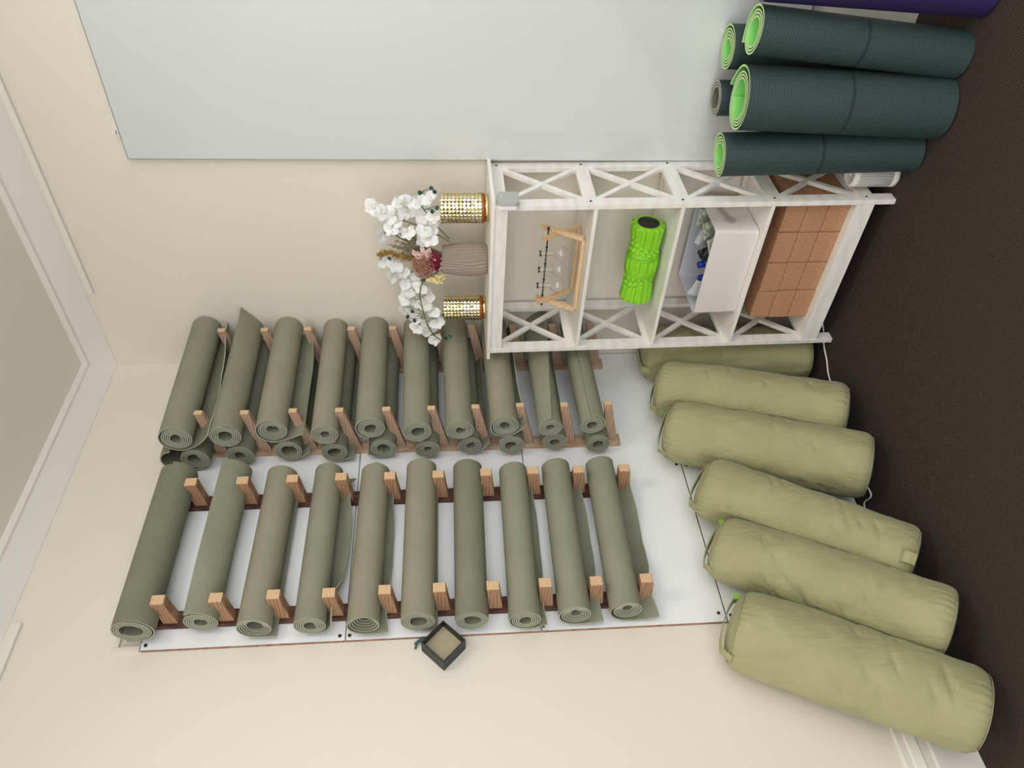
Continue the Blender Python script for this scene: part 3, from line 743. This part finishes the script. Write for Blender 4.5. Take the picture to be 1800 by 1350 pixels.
m_gold = Nt('gold_mosaic', 'dccb95', .14, 1.0); m_gold2 = Nt('silver_mosaic', 'ddd6c8', .12, 1.0); m_amber = Nt('amber_band', 'a8611d', .25, .3, Transmission_Weight=.2); m_hold_in = Nt('gold_inside', 'b39a5c', .3, .8)
def candle_holder(loc, r_, h, lab):
    c = empty('candle_holder', loc, lab, 'candle holder', 'gold candle holders on the shelf top')
    nj, ni = 26, 11; V = []; F = []; FM = []; z0 = .022; hh = (h - z0) / ni
    rr = random.Random(3)
    for i in range(ni):
        for j in range(nj):
            a0, a1 = 2 * PI * j / nj, 2 * PI * (j + 1) / nj; za, zb = z0 + i * hh, z0 + (i + 1) * hh; b = len(V)
            V += [(r_ * math.cos(a0), r_ * math.sin(a0), za), (r_ * math.cos(a1), r_ * math.sin(a1), za), (r_ * math.cos(a1), r_ * math.sin(a1), zb), (r_ * math.cos(a0), r_ * math.sin(a0), zb)]
            am = (a0 + a1) / 2; V.append(((r_ + .0016) * math.cos(am + rr.uniform(-.03, .03)), (r_ + .0016) * math.sin(am), (za + zb) / 2 + rr.uniform(-.001, .001))); F += [(b, b + 1, b + 4), (b + 1, b + 2, b + 4), (b + 2, b + 3, b + 4), (b + 3, b, b + 4)]
            FM += [rr.choice((0, 0, 1))] * 4
    build('mosaic_wall', V, F, [m_gold, m_gold2], c, False, FM)
    q = MB(); q.lathe([(r_ - .003, h), (r_ - .003, .024), (0, .024)], 32); q.lathe([(r_, h), (r_ - .003, h)], 32); q.build('inside', m_hold_in, c)
    q = MB(); q.lathe([(r_ - .004, .014), (r_ + .0015, .014), (r_ + .0015, .022), (r_ - .004, .022)], 40); q.build('rim_band', m_amber, c)
    q = MB(); q.lathe([(0, 0), (r_ - .004, 0), (r_ - .002, .003), (r_ - .002, .014), (0, .014)], 40); q.build('foot', m_gold, c)
candle_holder((.802, -.155, ZT), .0465, .153, 'gold mosaic glass candle holder nearest the glass board on the shelf top')
candle_holder((.392, -.155, ZT), .0435, .150, 'gold mosaic glass candle holder nearest the mat racks on the shelf top')

# ------------------------------------------------------------------ flowers
def petal_m(name, c0, c1):
    m = Nt(name, c0, .55, spec=.2, Subsurface_Weight=.0); c = m.co(); m.ramp(m.noise(c, 60, 2), [(.3, c0), (.7, c1)]); return m
m_pet = petal_m('white_petal', 'e4e3e0', 'f1f0ee'); m_lip = Nt('yellow_lip', 'f0dfa0', .5); m_lipr = Nt('orange_speck', 'd89a45', .5)
m_stem = Nt('green_stem', '5d6b3a', .6); m_leaf = Nt('dark_green_leaf', '23402c', .45); m_bud = Nt('dark_bud', '24352a', .5)
m_mag = petal_m('magenta_petal', '7a1f3a', 'a03a55'); m_pink = petal_m('pale_pink_petal', 'e2b9b1', 'f0d8c8'); m_dry = petal_m('dusty_pink_sprig', 'a87a66', 'c99c86'); m_yel = petal_m('pale_yellow_petal', 'e6d491', 'f0e4ae')
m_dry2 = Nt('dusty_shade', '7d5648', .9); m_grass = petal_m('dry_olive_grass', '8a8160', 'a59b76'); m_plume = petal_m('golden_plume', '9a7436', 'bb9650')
def add_petal(q, org, dirv, nrm, ln, wd, cup, mi=0, nu=8, nv=7, pointy=.5):
    dirv = Vector(dirv).normalized(); nrm = Vector(nrm); nrm = (nrm - dirv * nrm.dot(dirv)).normalized(); sd = dirv.cross(nrm); V = []
    org = Vector(org)
    for side in (0, 1):
        for i in range(nu + 1):
            t = i / nu; w_ = wd / 2 * (math.sin(PI * min(1, (t * .97) ** pointy)) ** .55 if 0 < t < 1 else (.25 if t == 0 else .0))
            for j in range(nv):
                s = (j / (nv - 1) - .5) * 2
                V.append(org + dirv * ln * t + sd * w_ * s + nrm * (cup * ln * (t * t * -.45 + .25 * math.sin(t * 3)) + cup * w_ * .5 * s * s - side * .0006))
    f = [(i * nv + j, i * nv + j + 1, (i + 1) * nv + j + 1, (i + 1) * nv + j) for i in range(nu) for j in range(nv - 1)]
    k = (nu + 1) * nv; q.add(V, f + [tuple(x + k for x in t[::-1]) for t in f], mi, True)
def orchid_mesh(seed, s=1.):
    rn = random.Random(seed); q = MB(); 
    for k, (ang, ln, wd, z) in enumerate(((90, .029, .024, -.001), (210, .029, .022, -.001), (330, .029, .022, -.001), (12, .031, .036, .001), (168, .031, .036, .001))):
        a = math.radians(ang + rn.uniform(-10, 10)); d = Vector((math.cos(a), math.sin(a), rn.uniform(-.1, .25)))
        add_petal(q, (0, 0, z), d, (0, 0, 1), ln * s, wd * s, rn.uniform(-.5, .7), 0, pointy=.62)
    add_petal(q, (0, 0, .002), (0, -.8, .8), (0, .5, .5), .014 * s, .010 * s, .8, 0)
    return q
def lip_mesh(s=1.):
    q = MB(); q.ball((0, 0, .005), .0026 * s, 6, 0, (1, 1, 1.3)); q.ball((0, -.003, .007), .0012, 5, 1); q.ball((.003, -.001, .006), .0010, 5, 1)
    return q
OM = []
for sd in range(4):
    q = orchid_mesh(sd); o = q.build('blossom', m_pet); l_ = lip_mesh().build('lip', [m_lip, m_lipr], o); l_['label'] = 'yellow centre of the blossom'; OM.append(o)
used = [False] * 4
def blossom(parent, loc, face, roll, scl, k):
    src = OM[k]
    if used[k]: o = copy_tree(src)
    else: o = src; used[k] = True
    o.parent = parent; z = Vector(face).normalized(); x = Vector((0, 0, 1)).cross(z).normalized(); y = z.cross(x)
    m = Matrix((x, y, z)).transposed().to_4x4() @ Matrix.Rotation(roll, 4, 'Z'); m = Matrix.Translation(Vector(loc)) @ m @ Matrix.Scale(scl, 4)
    o.matrix_local = m
def leafs(parent, pts, s=.016, m=None, name='leaf'):
    for p in pts:
        q = MB(); d = Vector((random.uniform(-1, 1), random.uniform(-.5, .2), random.uniform(-.6, .6))); add_petal(q, (0, 0, 0), d, (.5, -.7, .2), s, s * .8, .3, 0, pointy=.8); q.build(name, m or m_leaf, parent, loc=p)
V0 = Vector((VX, VY, ZT + .12))
def pix(x, z, y=0): return (x - VX, y, z - V0.z)
def spray(label, stem, bl, lv, seed):
    rn = random.Random(seed); s = empty('orchid_spray', V0, label, 'orchid', 'orchid sprays in the vase')
    q = MB(); P = [Vector(p) for p in stem]
    sm = []
    for i in range(len(P) - 1):   # Catmull-Rom
        a, b, c, d = P[max(i - 1, 0)], P[i], P[i + 1], P[min(i + 2, len(P) - 1)]
        for t in (0, .25, .5, .75): sm.append(.5 * (2 * b + (c - a) * t + (2 * a - 5 * b + 4 * c - d) * t * t + (3 * b - a - 3 * c + d) * t ** 3))
    sm.append(P[-1]); q.tube(sm, .0019, 7)
    for (x, z, y) in bl:   # little pedicels
        e = Vector((x, y + .006, z)); c = min(sm, key=lambda p: (p - e).length); q.tube([c, (c + e) / 2 + Vector((0, .003, .004)), e], .0009, 5)
    for p in lv:
        e = Vector(p); c = min(sm, key=lambda t: (t - e).length); q.tube([c, (c + e) / 2 + Vector((0, .002, -.003)), e], .0008, 5)
    q.build('stem', m_stem, s)
    for i, (x, z, y) in enumerate(bl):
        blossom(s, (x, y, z), (.55 + rn.uniform(-.45, .45), -.75 + rn.uniform(-.2, .3), rn.uniform(-.45, .35)), rn.uniform(-1, 1) + rn.choice((0, PI / 3)), rn.uniform(.85, 1.12), rn.randrange(4))
    leafs(s, lv)
def W(px, py, dy=0.):   # shelf-top plane coordinates measured from the vase mouth
    return px - VX, py - V0.z, dy
spray('tall white orchid spray reaching highest, on the glass board side of the vase', [(0.0702, 0, 0.0057), (0.1039, -0, 0.0518), (0.1359, -0.005, 0.106), (0.1521, 0, 0.1508), (0.1608, 0, 0.1956), (0.1862, 0, 0.2387)], [(0.2029, 0.2445, 0), (0.1883, 0.2184, -0.01), (0.1735, 0.1894, 0), (0.1038, 0.2194, -0.005), (0.1354, 0.1912, -0.02), (0.1587, 0.1647, -0.01), (0.1796, 0.1387, 0.01), (0.121, 0.1412, -0.015), (0.1318, 0.0859, -0.025), (0.0957, 0.0945, -0.02), (0.1024, 0.0703, -0.03)], [], 1)
spray('white orchid spray leaning over the candle holder nearest the glass board', [(0.0815, 0, 0.0056), (0.1258, 0, 0.042), (0.1795, 0, 0.0771), (0.2314, 0, 0.1021), (0.2618, 0, 0.0832)], [(0.2172, 0.158, 0), (0.2335, 0.125, -0.01), (0.2284, 0.0985, -0.015), (0.2375, 0.0662, -0.01), (0.1732, 0.09, 0), (0.1817, 0.0517, -0.02), (0.1368, 0.0565, -0.01)], [(0.2698, -0.02, 0.102), (0.2857, -0.02, 0.0647), (0.2758, -0.02, 0.0528), (0.2254, -0.03, 0.0382), (0.2131, -0.03, 0.0581)], 2)
spray('long white orchid spray drooping over the mat racks side', [(-0.0339, 0, 0.007), (-0.0424, -0.02, 0.0556), (-0.0617, -0.035, 0.0946), (-0.1113, -0.04, 0.1099), (-0.1701, -0.045, 0.1043), (-0.2448, -0.04, 0.0911), (-0.3062, -0.035, 0.0685), (-0.3446, -0.03, 0.0363)], [(-0.1117, 0.1471, -0.02), (-0.0946, 0.1074, -0.03), (-0.1489, 0.1588, -0.02), (-0.1896, 0.1669, -0.02), (-0.1757, 0.1248, 0), (-0.1404, 0.0817, -0.01), (-0.1779, 0.0968, -0.02), (-0.2068, 0.0678, -0.02), (-0.2402, 0.1315, -0.01), (-0.2826, 0.1271, -0.02), (-0.2729, 0.0962, -0.01), (-0.2598, 0.055, -0.02), (-0.3145, 0.0831, 0), (-0.3417, 0.0653, -0.02)], [(-0.2077, -0.03, 0.1358), (-0.2339, -0.03, 0.1369), (-0.2418, -0.02, 0.1616), (-0.2049, -0.02, 0.0276), (-0.2257, -0.02, 0.036), (-0.3198, -0.03, 0.0255), (-0.3286, -0.03, 0.0029), (-0.0708, -0.02, 0.0892)], 3)
spray('short white orchid spray rising behind the dusty pink flower', [(-0.022, 0, 0.0069), (-0.0259, -0.01, 0.0647), (-0.0442, -0.01, 0.1325), (-0.0247, -0.01, 0.1792), (-0.0056, -0.01, 0.2159)], [(-0.0009, 0.2231, -0.01), (-0.0079, 0.1892, -0.02), (-0.0503, 0.1957, -0.02), (-0.0439, 0.165, -0.01), (-0.0825, 0.1575, -0.01), (-0.0636, 0.118, -0.01)], [(0.0246, -0.02, 0.2022)], 4)
# dried and coloured flowers in the middle
s = empty('dried_grass', V0, 'wispy olive brown dried grass between the orchid sprays', 'dried grass'); q = MB(); rn = random.Random(4)
for i in range(46):
    e = Vector((rn.uniform(.0, .115), rn.uniform(-.03, .03), rn.uniform(.125, .20))); q.tube([(.01, 0, 0), e * .55 + Vector((0, 0, .02)), e], .0007, 4)
    for k in range(22):
        t = rn.uniform(.6, 1.05); c = e * t; d = Vector((rn.uniform(-1, 1), rn.uniform(-1, 1), rn.uniform(-.4, 1))).normalized() * rn.uniform(.005, .011); q.tube([c, c + d], [.0011, .0005], 4, cap=False)
q.build('sprigs', m_grass, s)
s = empty('dried_plume', V0, 'curled golden brown dried plume beside the dried grass', 'dried flower'); q = MB()
ctr = [Vector((-.005, 0, .04)), Vector((.012, -.012, .12)), Vector((.028, -.018, .165)), Vector((.042, -.02, .205)), Vector((.036, -.022, .232))]
q.tube(ctr, [.002, .0035, .004, .003, .001], 6)
for k in range(620):
    t = rn.uniform(.7, 3.99); i = int(t); c = ctr[i].lerp(ctr[i + 1], t - i); d = Vector((rn.uniform(-1, 1), rn.uniform(-1, 1), rn.uniform(.2, 2.2))).normalized() * rn.uniform(.008, .020); q.tube([c, c + d], [.0014, .0006], 4, cap=False)
q.build('plume', m_plume, s)
s = empty('dusty_pink_flower', V0, 'rounded dusty pink dried flower head in the middle of the bouquet', 'dried flower'); q = MB()
for k in range(1500):
    u1, v1 = rn.uniform(-1, 1), rn.uniform(0, 2 * PI); rr = math.sqrt(1 - u1 * u1); f_ = rn.uniform(.74, 1.14); c = Vector((-.002 + f_ * .044 * rr * math.cos(v1), -.03 + f_ * .032 * rr * math.sin(v1), .094 + f_ * .036 * u1)); q.ball(c, rn.uniform(.0010, .0021), 3)
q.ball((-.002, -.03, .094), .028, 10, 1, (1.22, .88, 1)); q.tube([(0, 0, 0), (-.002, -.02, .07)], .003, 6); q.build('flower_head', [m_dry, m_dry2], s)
s = empty('magenta_flower', V0, 'deep magenta ruffled flower just above the vase mouth', 'flower'); q = MB()
for k in range(150):
    v1 = rn.uniform(0, 2 * PI); d = Vector((math.cos(v1), math.sin(v1) * .7 - .3, rn.uniform(-.5, .9))); c = Vector((.012 + rn.uniform(-.030, .026), -.030 + rn.uniform(-.012, .012), .054 + rn.uniform(-.014, .014))); add_petal(q, c, d, (0, -1, .2), rn.uniform(.009, .016), .009, .5, 0, 3, 3)
q.tube([(0, 0, 0), (.012, -.03, .05)], .003, 6); q.build('petals', m_mag, s)
s = empty('pale_pink_flower', V0, 'pale pink pointed petals between the magenta flower and the orchids', 'flower'); q = MB()
for k in range(18):
    d = Vector((rn.uniform(-.4, 1), -.4, rn.uniform(-.2, 1))); add_petal(q, (.034 + rn.uniform(-.006, .014), -.028, .085 + rn.uniform(-.030, .022)), d, (0, -1, .3), .030, .016, .5, 0)
q.tube([(0, 0, 0), (.034, -.026, .08)], .002, 6); q.build('petals', m_pink, s)
s = empty('yellow_flower', V0, 'pale yellow ruffled flower hanging at the vase mouth', 'flower'); q = MB()
for k in range(36):
    d = Vector((rn.uniform(-1, .3), -.5 + rn.uniform(-.3, .3), rn.uniform(-.9, .8))); add_petal(q, (-.048 + rn.uniform(-.010, .008), -.030, .058 + rn.uniform(-.016, .012)), d, (0, -1, .3), .024, .020, .7, 0)
q.tube([(0, 0, 0), (-.045, -.028, .055)], .002, 6); q.build('petals', m_yel, s)

# ------------------------------------------------------------------ dark green and purple mats standing by the board
def place_z(o, base, top, spin=0):
    base = Vector(base); top = Vector(top); d = (base - top).normalized()   # local y runs down from the top end
    x = Vector((1, 0, 0)); x = (x - d * x.dot(d)).normalized(); z = x.cross(d)
    o.matrix_world = Matrix.Translation(top) @ Matrix((x, d, z)).transposed().to_4x4() @ Matrix.Rotation(spin, 4, 'Y')
DG = [m_dg, m_lime, m_lime_e]
def stand(name, top, base, R_, ri, ms, lab, spin=0, **kw):
    t, b = Vector(top), Vector(base); L = (t - b).length
    o = yoga_mat(name, L, R_, ri, ms, lab, 'yoga mat', 'thick yoga mats standing by the glass board', **kw); place_z(o, b, t, spin); return o
stand('yoga_mat', (1.027, -.228, .588), (1.062, -.257, .003), .064, .034, DG, 'rolled dark green and lime yoga mat standing closest to the white shelf', th=.0050, pitch=.0078, end=120, seed=81, loose=.005)
stand('yoga_mat', (1.214, -.258, .586), (1.206, -.288, .003), .083, .050, DG, 'widest rolled dark green and lime yoga mat, standing in the middle of the group', th=.0050, pitch=.0085, end=60, tail=.055, kopen=3, opens=((0, .8), (.12, .2), (1, .0)), seed=82, loose=.010, sq=.95)
stand('yoga_mat', (1.393, -.236, .586), (1.347, -.265, .003), .062, .034, DG, 'rolled dark green and lime yoga mat standing beside the purple one', th=.0050, pitch=.0078, end=110, tail=.03, kopen=6, opens=((0, .9), (.1, .1), (1, .0)), seed=83, loose=.007)
stand('yoga_mat', (1.290, -.088, .590), (1.288, -.100, .003), .060, .026, DG, 'rolled dark green and lime yoga mat tucked behind, near the glass board', th=.0050, pitch=.0078, end=75, seed=84, loose=.004)
stand('yoga_mat', (1.140, -.090, .590), (1.140, -.100, .003), .052, .030, [m_dg, m_grey_in, m_grey_e], 'grey edged rolled mat tucked behind the widest dark green mat', th=.005, pitch=.008, end=90, seed=85)
stand('yoga_mat', (1.524, -.225, .588), (1.508, -.262, .003), .062, .028, [m_purple, m_purple, m_purple_e], 'rolled dark purple yoga mat standing at the edge of the picture', th=.0050, pitch=.008, end=60, seed=86)

# speaker
m_spk = Nt('white_speaker', 'eceae4', .4)
uvn = m_spk.n('ShaderNodeUVMap'); sp = m_spk.n('ShaderNodeSeparateXYZ'); m_spk.l(uvn.outputs[0], sp.inputs[0])
su = m_spk.math('SINE', m_spk.math('MULTIPLY', sp.outputs[0], 2 * PI * 26)); sv = m_spk.math('SINE', m_spk.math('MULTIPLY', sp.outputs[1], 2 * PI * 110))
pr = m_spk.math('ABSOLUTE', m_spk.math('MULTIPLY', su, sv)); hole = m_spk.math('GREATER_THAN', pr, .42)
band = m_spk.math('MULTIPLY', m_spk.math('GREATER_THAN', sp.outputs[1], .024), m_spk.math('LESS_THAN', sp.outputs[1], .130))
m_spk.l(m_spk.mix(m_spk.math('MULTIPLY', hole, band), 'eceae4', '77746e'), m_spk.b.inputs['Base Color'])
sp_ = empty('speaker', (.957, -.207, 0), 'small white perforated cylinder standing on the carpet beside the shelf foot', 'speaker')
q = MB(); q.lathe([(0, 0), (.038, 0), (.041, .003), (.041, .018), (.0405, .0185), (.0405, .0195), (.041, .020), (.041, .138), (.038, .145), (.030, .146), (.028, .143), (0, .143)], 48); q.build('body', m_spk, sp_, uv=True)
q = MB(); q.lathe([(0, .1432), (.007, .1432), (.007, .146), (.005, .147), (0, .147)], 20); q.build('button', m_wp, sp_)

# square wall light
wl = empty('wall_light', (.0, -1.243, 1.444), 'small square black box light with a cream face, mounted on its corner beside the racks', 'wall light')
q = MB(); s_ = .064; t_ = .005
def dia(s, x): return [(x, 0, -s), (x, s, 0), (x, 0, s), (x, -s, 0)]
V = dia(s_, .0) + dia(s_, .055) + dia(s_ - t_, .055) + dia(s_ - t_, .026)
q.add(V, [(0, 1, 5, 4), (1, 2, 6, 5), (2, 3, 7, 6), (3, 0, 4, 7), (4, 5, 9, 8), (5, 6, 10, 9), (6, 7, 11, 10), (7, 4, 8, 11), (8, 9, 13, 12), (9, 10, 14, 13), (10, 11, 15, 14), (11, 8, 12, 15)]); q.build('casing', m_black, wl)
m_face = Nt('cream_plate', 'b3a888', .6); c_ = m_face.co(); m_face.ramp(m_face.noise(c_, 28, 4, .7), [(.30, '7d7460'), (.40, 'a99f80'), (.75, 'b7ad8d')])
q = MB(); q.hexa([(.022, 0, -s_ + t_), (.0275, 0, -s_ + t_), (.0275, s_ - t_, 0), (.022, s_ - t_, 0), (.022, -s_ + t_, 0), (.0275, -s_ + t_, 0), (.0275, 0, s_ - t_), (.022, 0, s_ - t_)]); q.build('face_plate', m_face, wl)
m_wire = Nt('teal_wire', '3f5a5c', .5)
q = MB(); q.tube([(.004, -1.222, 1.498), (.012, -1.218, 1.512), (.010, -1.226, 1.522), (.003, -1.238, 1.527)], .0035, 8); q.tube([(.004, -1.216, 1.495), (.014, -1.211, 1.507), (.008, -1.216, 1.518), (.002, -1.222, 1.529)], .003, 8)
tag(q.build('wire', m_wire), 'short frayed teal wire poking from the wall beside the square light', 'wire')

# white cable on the floor
q = MB(); P = [(.33, -.15), (.305, -.205), (.262, -.25), (.238, -.30), (.21, -.34), (.195, -.38), (.15, -.46), (.12, -.6), (.10, -.74), (.112, -.80), (.105, -.83), (.055, -.82), (.035, -.86)]
pts = []
for i in range(len(P) - 1):
    a, b, c, d = [Vector(P[max(0, min(len(P) - 1, k))]) for k in (i - 1, i, i + 1, i + 2)]
    for t in (0, .25, .5, .75): v_ = .5 * (2 * b + (c - a) * t + (2 * a - 5 * b + 4 * c - d) * t * t + (3 * b - a - 3 * c + d) * t ** 3); pts.append((v_.x, v_.y, .0032))
q.tube(pts, .0028, 8); tag(q.build('power_cable', m_wp), 'thin white cable snaking over the carpet behind the bolster ends', 'cable')
